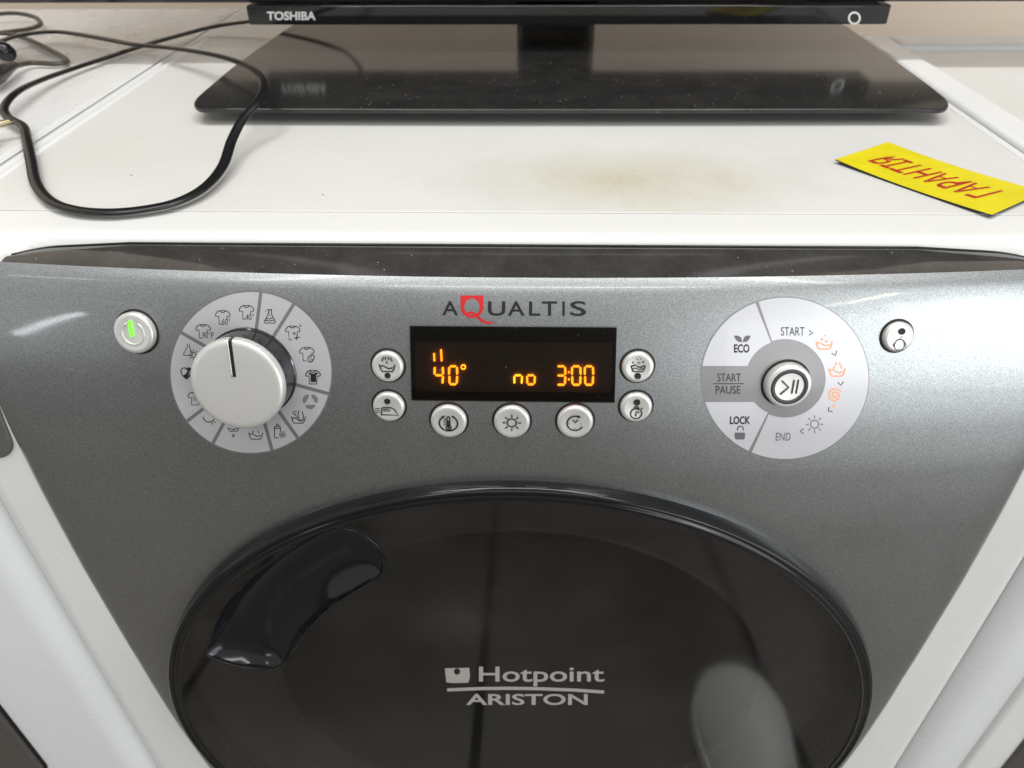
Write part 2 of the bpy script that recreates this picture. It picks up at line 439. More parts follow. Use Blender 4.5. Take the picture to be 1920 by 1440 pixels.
bbox('cabinet', (-HW, HW, -.030, .555, -.848, -.012), M_white, WM, .004)   # sides and back (the opening is hidden behind the door)
WM_cab = bpy.data.objects['cabinet']
# hollow the cabinet: replace with an open shell so the door bowl has room
v = []; f = []
for a, b in (((-HW, -.026), (-HW, .555)), ((-HW, .555), (HW, .555)), ((HW, .555), (HW, -.026))):
    k = len(v); v += [(a[0], a[1], -.848), (b[0], b[1], -.848), (b[0], b[1], -.004), (a[0], a[1], -.004)]; f.append((k, k+1, k+2, k+3))
me = WM_cab.data; me.clear_geometry(); me.from_pydata(v, [], f); me.update(); WM_cab.modifiers.clear()
# worktop and its front rim joint
o = bbox('worktop', (-HW+.0015, HW-.0015, .0258, .552, -.022, .0003), M_lam, WM, .0006, 2)
# side ridges of the worktop: slim white profiled edge
for s in (-1, 1):
    pth = np.array([(s*(HW-.0022), y, 0.0) for y in np.linspace(.0262, .552, 24)])
    v, f = sweep(pth, [(-.0024, -.004), (.0024, -.004), (.0024, .0006), (.0012, .0016), (-.0012, .0016), (-.0024, .0006)])
    autosmooth(mesh_obj('edge_strip', v, f, M_rim, WM), 50)

# silver fascia
def xlim(z):
    ys = float(yc(z)) + .0140
    if ys > -.0385:
        c = min(max(1 - (-.0035 - ys)/.035, 0), 1); xb = .2205 + .035*math.sqrt(1 - c*c)
    else: xb = .2555
    xb += .0085*min(1, max(0, (-z-.01)/.035)) - .0040*min(1, max(0, (-z-.20)/.10))
    xb += .0030*min(1, max(0, (z+.11)/.06))
    if z < -.27: xb -= .42*(-.27 - z)**2
    return xb
zs = list(np.linspace(-.0065, -.012, 8)) + list(np.linspace(-.0135, -.12, 50)) + list(np.linspace(-.1225, -.60, 190))
S = np.concatenate([np.linspace(-1, -.93, 12), np.linspace(-.922, -.88, 7), np.linspace(-.875, .875, 160), np.linspace(.88, .922, 7), np.linspace(.93, 1, 12)])
V = []
for z in zs:
    xb = xlim(z)
    for s in S:
        x = s*xb; y = float(G(x, z)); wr = .055 + .055*min(1, max(0, (-z-.08)/.12)); e = (abs(s) - (1-wr))/wr
        if e > 0: y += (.0030*(1 - math.sqrt(max(0, 1 - e*e))) + (wr-.055)*.022*e*e)*(.35 + .65*min(1, max(0, (-z-.0065)/.03)))
        V.append((x, y, z))
F = []
for q in grid_faces(len(zs), len(S)):
    c = np.mean([V[i] for i in q], axis=0)
    if math.hypot(c[0]-DC[0], c[2]-DC[1]) < .2255: continue
    F.append(q)
mesh_obj('fascia', V, F, M_silver, WM)
# dark trim band on the shoulder
V = []; XB = np.linspace(-.2470, .2470, 260); T = np.linspace(0, 1, 16)
for x in XB:
    a = abs(x); d = max(0, (a-.2240)/.035); yr = -.0035 - .035*(1-math.sqrt(max(0, 1-d*d)))
    zr = -.0036 - .0029*min(1, max(0, (a-.19)/.0525))
    ysn = float(yc(-.0065)) + float(bow(x)) + .0002; zsn = -.0071
    yr = max(yr, ysn+1e-5)
    for t in T:
        y = yr + (ysn-yr)*t; z = zr + (zsn-zr)*t + .0012*math.sin(math.pi*t)*min(1, (yr-ysn)/.02)
        if t == 0: z -= .0012
        V.append((x, y, z))
F = [tuple(reversed(q)) for q in grid_faces(len(XB), len(T))]
mesh_obj('trim_band', V, F, M_band, WM)
# slim grey bead along the rear of the band
pb = []
for x in np.linspace(-.2455, .2455, 160):
    a = abs(x); d = max(0, (a-.2240)/.035); yr = -.0035 - .035*(1-math.sqrt(max(0, 1-d*d)))
    pb.append((x, yr-.0002, -.0038 - .0029*min(1, max(0, (a-.19)/.0525))))
v, f = sweep(np.array(pb), ell(.0008, .0007, 8)); mesh_obj('trim_bead', v, f, M_ring, WM)
# grey inset tab on the left side strip
v, f = prism(rrect(-.2955, -.2665, -.1110, -.050, .012), 0, .003)
o = mesh_obj('side_tab', [(x, float(y_white(z)) - .0002 + .001 - h, z) for x, z, h in v], f, M_tab, WM, False); bevel(o, .001, 2)

# ---- door
def fr(P, n, up=(0, 0, 1)):
    n = np.array(n, float); n /= np.linalg.norm(n); e1 = np.cross(np.array(up, float), n); e1 /= np.linalg.norm(e1); e2 = np.cross(n, e1)
    return np.array(P, float), e1, e2, n
DF = fr((DC[0], 0, DC[1]), (0, -1, 0))
prof = [(DR-.004, .030), (DR-.0005, .046), (DR, .060), (DR-.0004, .0635), (DR-.0012, .0655), (DR-.0024, .0664), (DR-.0034, .0660), (DR-.0037, .0651), (DR-.0043, .0651), (DR-.0050, .0660), (DR-.0064, .0666), (DR-.0082, .0664), (DR-.0092, .0654), (DR-.0096, .0630)]
v, f = lathe(prof, DF, 220, False); door = mesh_obj('door', v, f, M_ring, WM)
GR = DR - .0085
def glass_y(r): return -.0655 - .0095*(1 - (r/GR)**2)
HP = [(384,1232),(437,1247),(487,1251),(522,1247),(545,1226),(573,1183),(615,1140),(662,1109),(713,1078),(720,1059),(709,1028),(670,1004),(623,995),(592,1004),(538,1035),(475,1082),(421,1137),(398,1183)]
H2 = []
for u, w in HP:
    p = ony(u, w, -.068); H2.append((p[0], p[2]))
H2 = catmull([np.array(q) for q in H2 + H2[:1]], 6)[:-1]
def inside(x, z):
    c = False; n = len(H2)
    for i in range(n):
        x1, z1 = H2[i]; x2, z2 = H2[i-1]
        if (z1 > z) != (z2 > z) and x < (x2-x1)*(z-z1)/(z2-z1)+x1: c = not c
    return c
V = [(DC[0], glass_y(0), DC[1])]; NA, NR = 360, 90
for i in range(1, NR+1):
    r = GR*i/NR
    for k in range(NA):
        a = 2*math.pi*k/NA; V.append((DC[0]+r*math.cos(a), glass_y(r), DC[1]+r*math.sin(a)))
F = [(0, 1+k, 1+(k+1) % NA) for k in range(NA)] + [tuple(reversed(q)) for q in grid_faces(NR, NA, 1, True)]
F = [q for q in F if not inside(*(np.mean([(V[i][0], V[i][2]) for i in q], axis=0)))]
mesh_obj('door_glass', V, F, M_glass, door)
pl = [(r, float(np.interp(r, [.169, .172, .20, .2285], [.0325, .0345, .038, .041]))) for r in np.linspace(.2285, .169, 36)]
v, f = lathe(pl, DF, 240, False); mesh_obj('door_lining', v, f, M_back, door)
v, f = lathe([(.1690, .0325), (.1660, .026), (.150, -.02), (.120, -.075), (.06, -.10), (.02, -.105)], DF, 120, True); mesh_obj('door_bowl', v, f, M_bowl, door)
v, f = lathe([(.1740, .0340), (.1735, .0355), (.1715, .0360), (.1695, .0350), (.1690, .0330)], DF, 240, False); mesh_obj('seal_ring', v, f, M_back, door)
# handle recess
cx, cz = H2.mean(0); V = []; K = 34
hx0, hz0 = H2.min(0) - .004; hx1, hz1 = H2.max(0) + .004; NG = 90
gx_ = np.linspace(hx0, hx1, NG); gz_ = np.linspace(hz0, hz1, NG)
msk = np.array([[inside(x, z) for x in gx_] for z in gz_], float); U_ = np.zeros((NG, NG))
for _ in range(2500):                              # smooth pocket: membrane fixed along the outline
    A_ = np.zeros_like(U_); A_[1:-1, 1:-1] = (U_[2:, 1:-1] + U_[:-2, 1:-1] + U_[1:-1, 2:] + U_[1:-1, :-2])/4 + 1e-3
    U_ = A_*msk
U_ /= U_.max()
def hdepth(x, z):
    fx = min(max((x-hx0)/(hx1-hx0)*(NG-1), 0), NG-1.001); fz = min(max((z-hz0)/(hz1-hz0)*(NG-1), 0), NG-1.001); i, j = int(fx), int(fz); fx -= i; fz -= j
    u = U_[j, i]*(1-fx)*(1-fz) + U_[j, i+1]*fx*(1-fz) + U_[j+1, i]*(1-fx)*fz + U_[j+1, i+1]*fx*fz
    r = math.hypot(x-DC[0], z-DC[1]); k = min(1, max(0, (r-.165)/.055))
    return (.0135 + .0085*k) * u**.60
for k in range(K):
    s = 1 - k/K
    for (x, z) in H2:
        xx = cx + (x-cx)*s; zz = cz + (z-cz)*s; r = math.hypot(xx-DC[0], zz-DC[1])
        V.append((xx, glass_y(r) + hdepth(xx, zz), zz))
V.append((cx, glass_y(math.hypot(cx-DC[0], cz-DC[1])) + hdepth(cx, cz), cz)); n = len(H2)
F = grid_faces(K, n, 0, True) + [((K-1)*n+i, (K-1)*n+(i+1) % n, K*n) for i in range(n)]
hd = mesh_obj('door_handle', V, F, M_handle, door)
pth = np.array([(x, glass_y(math.hypot(x-DC[0], z-DC[1])) - .0001, z) for x, z in list(H2) + [H2[0], H2[1]]])
v, f = sweep(pth, ell(.0005, .0004, 8), (0, -1, 0)); mesh_obj('handle_lip', v, f, M_handle, hd)
# printed logo on the glass
def gpt(u, w):
    t = ony(u, w, -.074); 
    for _ in range(4): t = ony(u, w, glass_y(math.hypot(t[0]-DC[0], t[2]-DC[1])) - .0003)
    return t
def gprint(name, parts, m):
    v, f = merge(parts); return mesh_obj(name, [gpt(a, b) for a, b in v], f, m, door, False)
hole = circ(857, 1259, 6, 16)
sq = []
outer = [(834,1253),(880,1252),(882,1280),(837,1281)]
ang = [math.atan2(y-1259, x-857) for x, y in hole]
ov = []                                            # square with a round hole: bridge hole to the outline
for a in ang:
    dx, dy = math.cos(a), math.sin(a); best = 1e9
    for i in range(4):
        (x1, y1), (x2, y2) = outer[i], outer[(i+1) % 4]; ex, ey = x2-x1, y2-y1; den = dx*ey - dy*ex
        if abs(den) < 1e-9: continue
        t = ((x1-857)*ey - (y1-1259)*ex)/den; u = ((x1-857)*dy - (y1-1259)*dx)/den
        if t > 0 and -1e-6 <= u <= 1+1e-6: best = min(best, t)
    ov.append((857+dx*best, 1259+dy*best))
n = len(hole); cor = [( np.array(hole + ov), [(i, (i+1) % n, n+(i+1) % n, n+i) for i in range(n)] )]
for c in outer:                                    # fill the corners the rays cut off
    k = min(range(n), key=lambda i: (ov[i][0]-c[0])**2 + (ov[i][1]-c[1])**2); best = None
    for j in (k-1, k):
        a_, b_ = ov[j % n], ov[(j+1) % n]
        on = lambda p, q: abs(p[0]-q[0]) < 2.6 or abs(p[1]-q[1]) < 1.6
        if on(a_, c) and on(b_, c): best = (a_, b_)
    if best: cor.append(fill([best[0], best[1], c]))
gprint('logo_square', cor, M_doorlogo)
gprint('lettering', [text_fit('Hotpoint', 898, 1133, 1250, 1287, .012)], M_doorlogo)
gprint('logo_rule', [stroke([(840,1293.5),(900,1291),(960,1290.5),(1020,1291.5),(1080,1294),(1131,1297.5)], 6)], M_doorlogo)
gprint('lettering', [text_fit('ARISTON', 874, 1102, 1301, 1322, .02)], M_doorlogo)

# ---- program ring, left
RC = (471, 698)
def polar(c, r, a): return (c[0] + r*math.cos(math.radians(a)), c[1] - r*math.sin(math.radians(a)))
def sector(c, r0, r1, a0, a1, gap, n=28, m=7, ry=1.0):
    v = []
    for j in range(m):
        r = r0 + (r1-r0)*j/(m-1); g = math.degrees(gap/r)
        for k in range(n):
            a = math.radians(a0 + g + (a1-a0-2*g)*k/(n-1)); v.append((c[0]+r*math.cos(a), c[1]-r*math.sin(a)*ry))
    return np.array(v), grid_faces(m, n)
pr = fprint('program_ring', [sector(RC, 40, 153.5, 0, 360, 0, 120, 10)], M_segline, WM, .00010)
DIV = [83.0, 57.9, -15.4, -54.5, -74.9, -118.3, -142.7, -209.7, -277.0]
for a1, a0 in zip(DIV[:-1], DIV[1:]):
    fprint('ring_segment', [sector(RC, 60, 150.5, a0, a1, 3.2)], M_segl, pr, .00020)
IW = 1.75
def place(sh, c, s=1.0): return [(np.array(v, float)*s + c, f) for v, f in sh]
def shirt(mode='open', w=IW):
    L = [stroke([(-4.5,-12.5)] + arc(0,-12.5,4.5,3.2,180,0,8)[1:-1] + [(4.5,-12.5)], w), stroke([(-4.5,-12.5),(0,-13.2),(4.5,-12.5)], w*.8)]
    left = [(-4.5,-12.5),(-9,-11.5),(-13.5,-6),(-13,-2),(-7.5,-2.5),(-6.5,12.5)]
    right = [(4.5,-12.5),(9,-11.5),(14,-6),(13,-2),(8,-2.5)]
    if mode == 'open': L += [stroke(left + [(-1.5,12.5)], w), stroke(right + [(8,3)], w)]
    elif mode == 'full': L += [stroke(left + [(7,12.5),(8,-2.5)] + right[::-1][1:], w)]
    elif mode == 'dark':
        L += [stroke(left + [(7,12.5),(8,-2.5)] + right[::-1][1:], w*1.25), fill([(-4.5,-8.5),(-1,-6.5),(4,-7.5),(6,-9.5),(6,9),(-4.5,9)]), fill([(-4.6,-9.5),(-8,-9),(-7.5,-5),(-4.6,-5)]), fill([(6,-9.5),(9.5,-8),(9,-5),(6,-5)])]
    return L
def txt(s, x0, x1, yt, yb, bold=0.0): return [text_fit(s, x0, x1, yt, yb, bold)]
def sun(r, r1, r2, w, n=8):
    return [stroke(circ(0, 0, r), w, True)] + [stroke([(r1*math.cos(a), r1*math.sin(a)), (r2*math.cos(a), r2*math.sin(a))], w) for a in [2*math.pi*k/n for k in range(n)]]
def dot(x, y, r): return fill(circ(x, y, r, 10))
def basin(w=IW, s=1.0):
    return [stroke([(-13*s,-4*s),(-11*s,4*s),(-8*s,8*s),(8*s,8*s),(11*s,4*s),(13*s,-4*s)], w), stroke([(-11*s,-1*s),(-7*s,-2.5*s),(-2*s,.5*s),(3*s,2.8*s),(9*s,1*s)], w)]
def flask(w=IW):
    return [stroke([(-2,-13),(-2,-6),(-10,9),(-9,11.5),(9,11.5),(11,9),(3,-6),(3,-13)], w), stroke([(-3,-13.4),(4,-13.4)], w), stroke([(-6,2.5),(-1,4),(6,2)], w*.9), stroke([(-8,6.5),(0,7.5),(9,6)], w*.9),
            dot(-5,-13,.9), dot(-7.5,-10.5,.8), dot(.5,-3,.9), dot(1.5,0,.8)]
fprint('icon', place(shirt(), (381,621)) + txt('90°P', 380, 401, 622, 634), M_ink, pr)
fprint('icon', place(shirt(), (418,595)) + txt('60°', 416.5, 432, 597, 609), M_ink, pr)
fprint('icon', place(shirt(), (462.5,585.5)) + txt('40°', 461, 476, 588, 600), M_ink, pr)
fprint('icon', place(flask(), (506,594)), M_ink, pr)
star = [stroke([(7,13),(8.5,4)], IW), stroke([(3,9.5),(13,8)], IW), stroke([(1,-1),(5,3)], IW*.8), stroke([(5,-1),(1,3)], IW*.8), stroke([(13,-15),(15.5,-12)], IW*.7), stroke([(15.5,-15),(13,-12)], IW*.7)]
fprint('icon', place(shirt()[:3] + [stroke([(4.5,-12.5),(9,-11.5),(14,-6),(13,-2),(9,-2.5),(8.5,5)], IW)] + star, (549,624)), M_ink, pr)
cook = [stroke([(7,2),(11,1),(14,3),(14,7),(11,13),(6,15),(2,12),(2,7),(7,2)], IW), dot(9,5,1.3), dot(6,9,1.1), dot(10,10,1.2), dot(7,12.5,1)]
fprint('icon', place(shirt()[:3] + [stroke([(4.5,-12.5),(9,-11.5),(14,-6),(13,-2),(9,-2)], IW)] + cook, (575.5,664)), M_ink, pr)
fprint('icon', place(shirt('dark'), (587,707)), M_ink, pr)
wool = []
for b in (90, 210, 330):
    c_ = (5.2*math.cos(math.radians(b)), 5.2*math.sin(math.radians(b)))
    for r in (3.4, 5.4, 7.4, 9.4):
        wool.append(stroke(arc(c_[0], c_[1], r, r, b-75, b+70, 12), 1.0))
fprint('icon', place(wool, (582,752), .98), M_ink, pr)
hand = basin() + [stroke([(1,-15),(-1,-8),(-3,-3),(-1,-2),(1,-6),(1,2),(2,5),(4,2),(5,5),(7,2),(8,4),(9,0),(9,-6),(7,-13)], IW)] + [dot(-9,-11,1.6), dot(-5,-14,1.4), dot(-6,-8,1.6), dot(-10,-15,1)]
fprint('icon', place(hand, (560,785)), M_ink, pr)
bottle = [stroke([(-7,-5),(-7,11),(-5,12.5),(0,12.5)], IW), stroke([(4,-5),(4,1)], IW), stroke([(-7,-5),(-7,-8),(4,-8),(4,-5),(-7,-5)], IW), stroke([(-5,-8),(-3,-11),(-2.5,-13.5),(-.5,-13.5),(0,-11),(3,-8)], IW),
          stroke(circ(9,3.5,2.6), 1.1, True), stroke(circ(11.5,7.5,2.6), 1.1, True), stroke(circ(7,9.5,2.6), 1.1, True), stroke(circ(4.5,6,2.4), 1.1, True)]
fprint('icon', place(bottle, (522,808)), M_ink, pr)
fprint('icon', place(basin() + [stroke([(-5,-7),(-6,-4)], IW), stroke([(4,-7),(6,-4)], IW)], (480,815)), M_ink, pr)
fprint('icon', place([stroke([(-10,-5),(-8,1),(-3,3),(0,1),(3,3),(8,1),(10,-5)], IW), stroke([(-6,-3),(0,-1),(6,-3)], IW), stroke([(0,8),(-2,11),(0,13),(2,11),(0,8)], IW)], (438,806)), M_ink, pr)
fprint('icon', place([stroke(arc(0,-4,11,12,170,30,14), IW), stroke([(9,6),(12,9)], IW), stroke([(5,9),(7,12)], IW)], (392,783)), M_ink, pr)
fprint('icon', place(shirt('full') + sun(2.5,4,6,.9), (366,747), .95), M_ink, pr)
heart = [stroke([(0,-7),(-3,-10),(-8,-9),(-11,-4),(-8,4),(0,12),(8,4),(11,-3),(8,-9),(3,-10),(0,-7)], IW*1.2), fill([(1,0),(-6,5),(0,11),(5,6)]), fill([(1,0),(2,-9),(7,-8.5),(9,-5)]), stroke([(2,0),(9,3)], 1.6), stroke([(1,1),(7,6)], 1.6), stroke([(0,-1),(10,-1)], 1.4)]
fprint('icon', place(heart, (350,699), .98), M_ink, pr)
fprint('icon', place(flask()[:1], (353,656), .85) + place(sun(5,7,9.5,1.3), (363,665)), M_ink, pr)

# ---- knob
def frame_at(u, v): 
    p = fascia_pt([u], [v])[0]; n = fascia_n(p[None, :])[0]; return fr(p, n)
def px_scale(P): return float((P - CAM) @ CF) / FPX
KF = frame_at(*RC)
KR, KH = .0220, .0175
v, f = lathe([(KR+.0002, -.001), (KR+.0002, .0008), (KR-.0004, .0012), (KR-.0009, KH-.0046)], KF, 96, False)
cap_v, cap_f = lathe([(KR-.0009, KH-.0050), (KR-.0002, KH-.0046), (KR, KH-.0036), (KR-.0001, KH-.0014), (KR-.0005, KH-.0006), (KR-.0013, KH-.0001), (KR-.003, KH+.0001), (KR*.5, KH+.00015), (.0004, KH+.0002)], KF, 96)
kn = mesh_obj('program_knob', cap_v, cap_f, M_btn, WM)
autosmooth(mesh_obj('knob_collar', v, f, M_chrome, kn), 40)
ksc = px_scale(KF[0] + KF[3]*KH)
def kp(a, b, h): return KF[0] + KF[1]*a + KF[2]*b + KF[3]*h
tl = math.radians(90.5); ca, sa = math.cos(tl), math.sin(tl); w2 = .00078
def kline(w, r0, r1, h, mt, nm, dx=0):
    vs = []
    for r in np.linspace(r0, r1, 12):
        for s in (-1, 1):
            a = ca*r + sa*(s*w+dx); b = sa*r - ca*(s*w+dx); vs.append(kp(a, b, h))
    rr = r1 + .00012                                # fold over the rim and down the side
    for hh in (KH-.0008, KH-.0045):
        for s in (-1, 1): vs.append(kp(ca*(KR+.0001) + sa*(s*w+dx), sa*(KR+.0001) - ca*(s*w+dx), hh))
    return mesh_obj(nm, vs, [(2*i, 2*i+1, 2*i+3, 2*i+2) for i in range(len(vs)//2-1)], mt, kn, False)
kline(w2, .0042, KR-.0008, KH+.00028, M_ink, 'pointer_groove')
v, f = sweep(np.array([kp(ca*r + sa*(-w2-.0004), sa*r - ca*(-w2-.0004), KH+.0001) for r in np.linspace(.0038, KR-.001, 10)]), ell(.0004, .0004, 8), KF[3])
mesh_obj('pointer_edge', v, f, M_btn, kn)

# ---- round push buttons
def button(name, u, v_, rpx, h=.0027, dish=.0004):
    Fm = frame_at(u, v_); s = px_scale(Fm[0]); R = rpx*s
    v, f = lathe([(R, -.001), (R, h-.0009), (R-.0003, h-.0004), (R-.0010, h), (R-.0020, h), (R*.5, h-dish*.8), (.0002, h-dish)], Fm, 64)
    b = mesh_obj(name, v, f, M_btn, WM)
    v, f = lathe([(R-.0006, .00025), (R+.0009, .00022), (R+.0011, .0001)], Fm, 64, False)
    mesh_obj('button_gap', v, f, M_gap, b, False)
    return b, Fm, h + .00006, s
def led(b, Fm, h, s, x, y, r):
    v, f = lathe([(r*s*1.15, -.0004), (r*s*1.12, .0001), (r*s, .0001), (r*s*.8, -.0001), (r*s*.2, .0002)], (Fm[0] + Fm[3]*h + Fm[1]*x*s - Fm[2]*y*s, Fm[1], Fm[2], Fm[3]), 24)
    mesh_obj('indicator', v, f, M_gap, b)
BW = 2.4
b, Fm, h, s = button('power_button', 257, 622, 39, .0036)
v, f = sweep(np.array([Fm[0] + Fm[3]*(h-.0002) + Fm[1]*s*21.5*math.cos(a) + Fm[2]*s*21.5*math.sin(a) for a in np.linspace(math.radians(122), math.radians(418), 50)]), ell(.00045, .0004, 8), Fm[3])
mesh_obj('power_symbol', v, f, M_btn, b)
v, f = prism(rrect(-4, 4, -31*.5+2, 31*.5+2, 3.5, 5), 0, 1)
mesh_obj('power_light', [Fm[0] + Fm[1]*(x-3.5)*s*.75 + Fm[2]*(y+7)*s + Fm[3]*(h+.0004*z) for x, y, z in v], f, M_green, b, False)
def spray(y=0): return [stroke([(-2,-20+y),(-2.5,-15+y)], BW*.9), stroke([(3,-20+y),(3.5,-15+y)], BW*.9), stroke([(-6,-19+y),(-9,-12+y)], BW*.9), stroke([(7,-19+y),(10,-12+y)], BW*.9), stroke([(0,-11+y),(0,-7+y)], BW*.9)]
b, Fm, h, s = button('rinse_button', 728, 685, 29.5); led(b, Fm, h, s, 0, 17, 5)
lprint('icon', place(basin(BW, 1.1), (0,0)) + spray(0), M_ink, b, Fm, h, s)
b, Fm, h, s = button('ironing_button', 730, 760, 29.5); led(b, Fm, h, s, -1, -13, 5)
iron = [stroke([(-14,15),(-12,2),(-9,0),(5,0),(12,4),(18,15),(-14,15)], BW), stroke([(-9,7),(-8,3.5),(0,3.5),(3,7),(-9,7)], BW*.8)] + [stroke([(-24,y),(-16,y)], BW*.7) for y in (2, 6, 10)]
lprint('icon', iron, M_ink, b, Fm, h, s)
b, Fm, h, s = button('temperature_button', 842, 787, 33.5)
th = [stroke(arc(0,2,17,16,-52,232,30)[0:31], BW*1.2), fill([(12,-13),(5,-14),(10,-8)]), fill([(-12,-13),(-5,-14),(-10,-8)]), stroke([(-2.5,7),(-2.5,-9)] + arc(0,-9,2.5,3,180,360,6)[1:] + [(2.5,7)], BW), stroke(circ(0,11,4.5), BW, True), dot(0,11,2), stroke([(0,10),(0,-3)], BW*.8)] + [stroke([(-8.5,y),(-5.5,y)], BW*.7) for y in (-7,-3,1,5)]
lprint('icon', th, M_ink, b, Fm, h, s)
b, Fm, h, s = button('drying_button', 960, 788, 33.5)
lprint('icon', sun(8.5, 12, 16.5, BW), M_ink, b, Fm, h, s)
b, Fm, h, s = button('delay_button', 1078, 788, 33.5)
lprint('icon', [stroke(arc(0,1,15,15,-62,-330,26), BW*1.1), fill([(3,-16.5),(11,-12),(4,-10)]), stroke([(-4,-6),(0,0),(4.5,-6)], BW), dot(0,12,1), dot(-11,2,1), dot(11,2,1)], M_ink, b, Fm, h, s)
b, Fm, h, s = button('soil_level_button', 1195, 686, 29.5); led(b, Fm, h, s, 0, 17, 5.5)
so = [stroke([(-13,-3),(-10,6),(-8,8),(8,8),(11,4),(13,-3)], BW), stroke([(-11,-3),(-5,-5),(0,-1),(6,-1),(11,-4)], BW), stroke([(-10,3),(-4,1),(2,4),(9,2)], BW*.8), stroke(circ(-10,-10,1.8,8), 1, True), stroke(circ(1,-9,2.2,8), 1, True), stroke(circ(9,-11,1.8,8), 1, True), dot(-2,-16,1.2), dot(4,-17,1.2), dot(-4,-20,1), dot(2,-21.5,1)]
lprint('icon', so, M_ink, b, Fm, h, s)
b, Fm, h, s = button('quick_button', 1192, 761, 29.5); led(b, Fm, h, s, 0, -12, 5.5)
lprint('icon', [stroke(circ(0,11,10.5), BW, True), stroke([(-4,1),(-3,-2),(0,-4),(3,-2),(4,1)], BW), stroke([(-1,16),(0,9),(5,8)], BW*.9), dot(2,2,2), dot(10,0.5,1.8)], M_ink, b, Fm, h, s)
b, Fm, h, s = button('child_lock_button', 1681, 630, 28.5); led(b, Fm, h, s, 3, -11, 5.5)
baby = [stroke(arc(2,14,9.5,10,-200,20,16) + [(10,20),(7,24),(-3,24),(-7,20)], BW*.85, True), stroke(arc(-8,15,2.5,3.2,60,300,8), BW*.7), stroke(arc(12,15,2.5,3.2,-120,120,8), BW*.7), dot(-1,15,.9), dot(5,15,.9), stroke([(0,20),(4,20)], 1.1), stroke([(2,4),(3,0),(6,-1)], 1.2)]
lprint('icon', baby, M_ink2, b, Fm, h, s)

# ---- start ring, right
SC2 = (1471.5, 709); RX = 158.5; RYF = 153/158.5
sr = fprint('start_ring', [sector(SC2, 30, RX, 0, 360, 0, 120, 14, RYF)], M_segmid, WM, .00010)
fprint('ring_segment', [sector(SC2, 76, RX-2, -113.5, 108.5, 0, 90, 8, RYF)], M_segr, sr, .00020)
def seg_flat(a0, a1, yline, up):                   # upper-left and lower-left pieces with one straight edge
    v = []; n, m = 26, 9
    for k in range(n):
        a = a0 + (a1-a0)*k/(n-1); ra = math.radians(a)
        ri = 74.0
        if abs(math.sin(ra)) > 1e-6: pass
        for j in range(m):
            r = ri + (RX-2-ri)*j/(m-1); x = SC2[0] + r*math.cos(ra); y = SC2[1] - r*math.sin(ra)*RYF
            y = min(y, yline) if up else max(y, yline)
            v.append((x, y))
    return np.array(v), grid_faces(n, m)
fprint('ring_segment', [seg_flat(110.8, 171.5, 686, True)], M_segr, sr, .00020)
fprint('ring_segment', [seg_flat(-164, -115.8, 753.5, False)], M_segr, sr, .00020)
def T_(s, x0, x1, a, b, m, bold=.0, sh=0.0): return fprint('lettering', [text_fit(s, x0, x1, a, b, bold, sh)], m, sr, .0003)
T_('START', 1464, 1508, 613, 629, M_ink2)
T_('START', 1345, 1389, 700, 715, M_ink2)
fprint('lettering_rule', [stroke([(1337.5,719),(1394,719)], 1.3)], M_ink2, sr, .0003)
T_('PAUSE', 1342, 1388, 723, 738, M_ink2)
T_('ECO', 1376, 1405, 645, 661, M_ink, .028)
T_('LOCK', 1368, 1406, 780, 795, M_ink, .028, .08)
T_('END', 1454, 1482, 811, 825.5, M_ink3, 0, .1)
leaf = [fill([(0,11.5),(-8,11),(-13,6),(-15.5,-.5),(-8,-.5),(-2,3)]), fill([(1,11.5),(8,11),(13,6),(15.5,-.5),(8,-.5),(3,3)])]
fprint('leaf_icon', place(leaf, (1391.5,629.5)), M_ink3, sr, .0003)
lock = [fill([(-9,3),(9,3),(10,6),(9,14),(7,16),(-7,16),(-9,14),(-10,6)])]
fprint('padlock_icon', place(lock, (1387,807.5)), M_ink3, sr, .0003)
fprint('padlock_icon', place([stroke([(-5.5,-1),(-5,-6)] + arc(0,-5,5,3.5,180,360,8)[1:] + [(5.5,-1)], 2)], (1388,807)), M_ink2, sr, .0003)
for pts in ([(1517,619.5),(1524,624),(1517,627.5)], [(1559,662.5),(1566,666),(1568.5,658)], [(1570.5,716.5),(1576,722),(1581,715.5)], [(1560,771),(1552.5,770),(1554,763.5)], [(1506,803.5),(1500,808),(1506,812)]):
    fprint('arrow_icon', [stroke(pts, 1.8)], M_ink2, sr, .0003)
ob = basin(2.4, 1.15)
fprint('wash_icon', place(ob + [dot(-4,-9,2.2), dot(4,-5,2.4), dot(1,-16,1.4)], (1545,645)), M_orange_ink, sr, .0003)
fprint('rinse_icon', place(ob + [stroke([(-2,-16),(-2,-11)], 2.2), stroke([(-4,-9),(-6,-5)], 2.2), stroke([(5,-16),(6,-11)], 2), stroke([(7,-9),(9,-5)], 2)], (1569,695.5)), M_orange_ink, sr, .0003)
sp = [(r*math.cos(a), r*math.sin(a)) for a, r in [(t, 2 + t*.95) for t in np.linspace(0, 4*math.pi-.6, 44)]]
fprint('spin_icon', place([stroke(sp, 2.3), stroke([(-1,17),(-3,20),(-1,22.5),(1,20),(-1,17)], 1.4)], (1565,741)), M_orange_ink, sr, .0003)
fprint('dry_icon', place(sun(7.5, 11.5, 16, 1.6, 8), (1527,795)), M_ink3, sr, .0003)
b, Fm, h, s = button('start_button', 1473, 718, 42.5, .0050, .0002)
v, f = lathe([(35.0*s, h), (34.6*s, h+.0003), (27.6*s, h+.0003), (27.2*s, h)], Fm, 64, False); mesh_obj('groove_ring', v, f, M_ink2, b)
lprint('play_symbol', [stroke([(-15,-12),(-1.5,1),(-15,14)], 3.2)], M_ink, b, Fm, h+.0002, s)
lprint('pause_symbol', [stroke([(7,-13),(6,13)], 3.2)], M_ink, b, Fm, h, s)
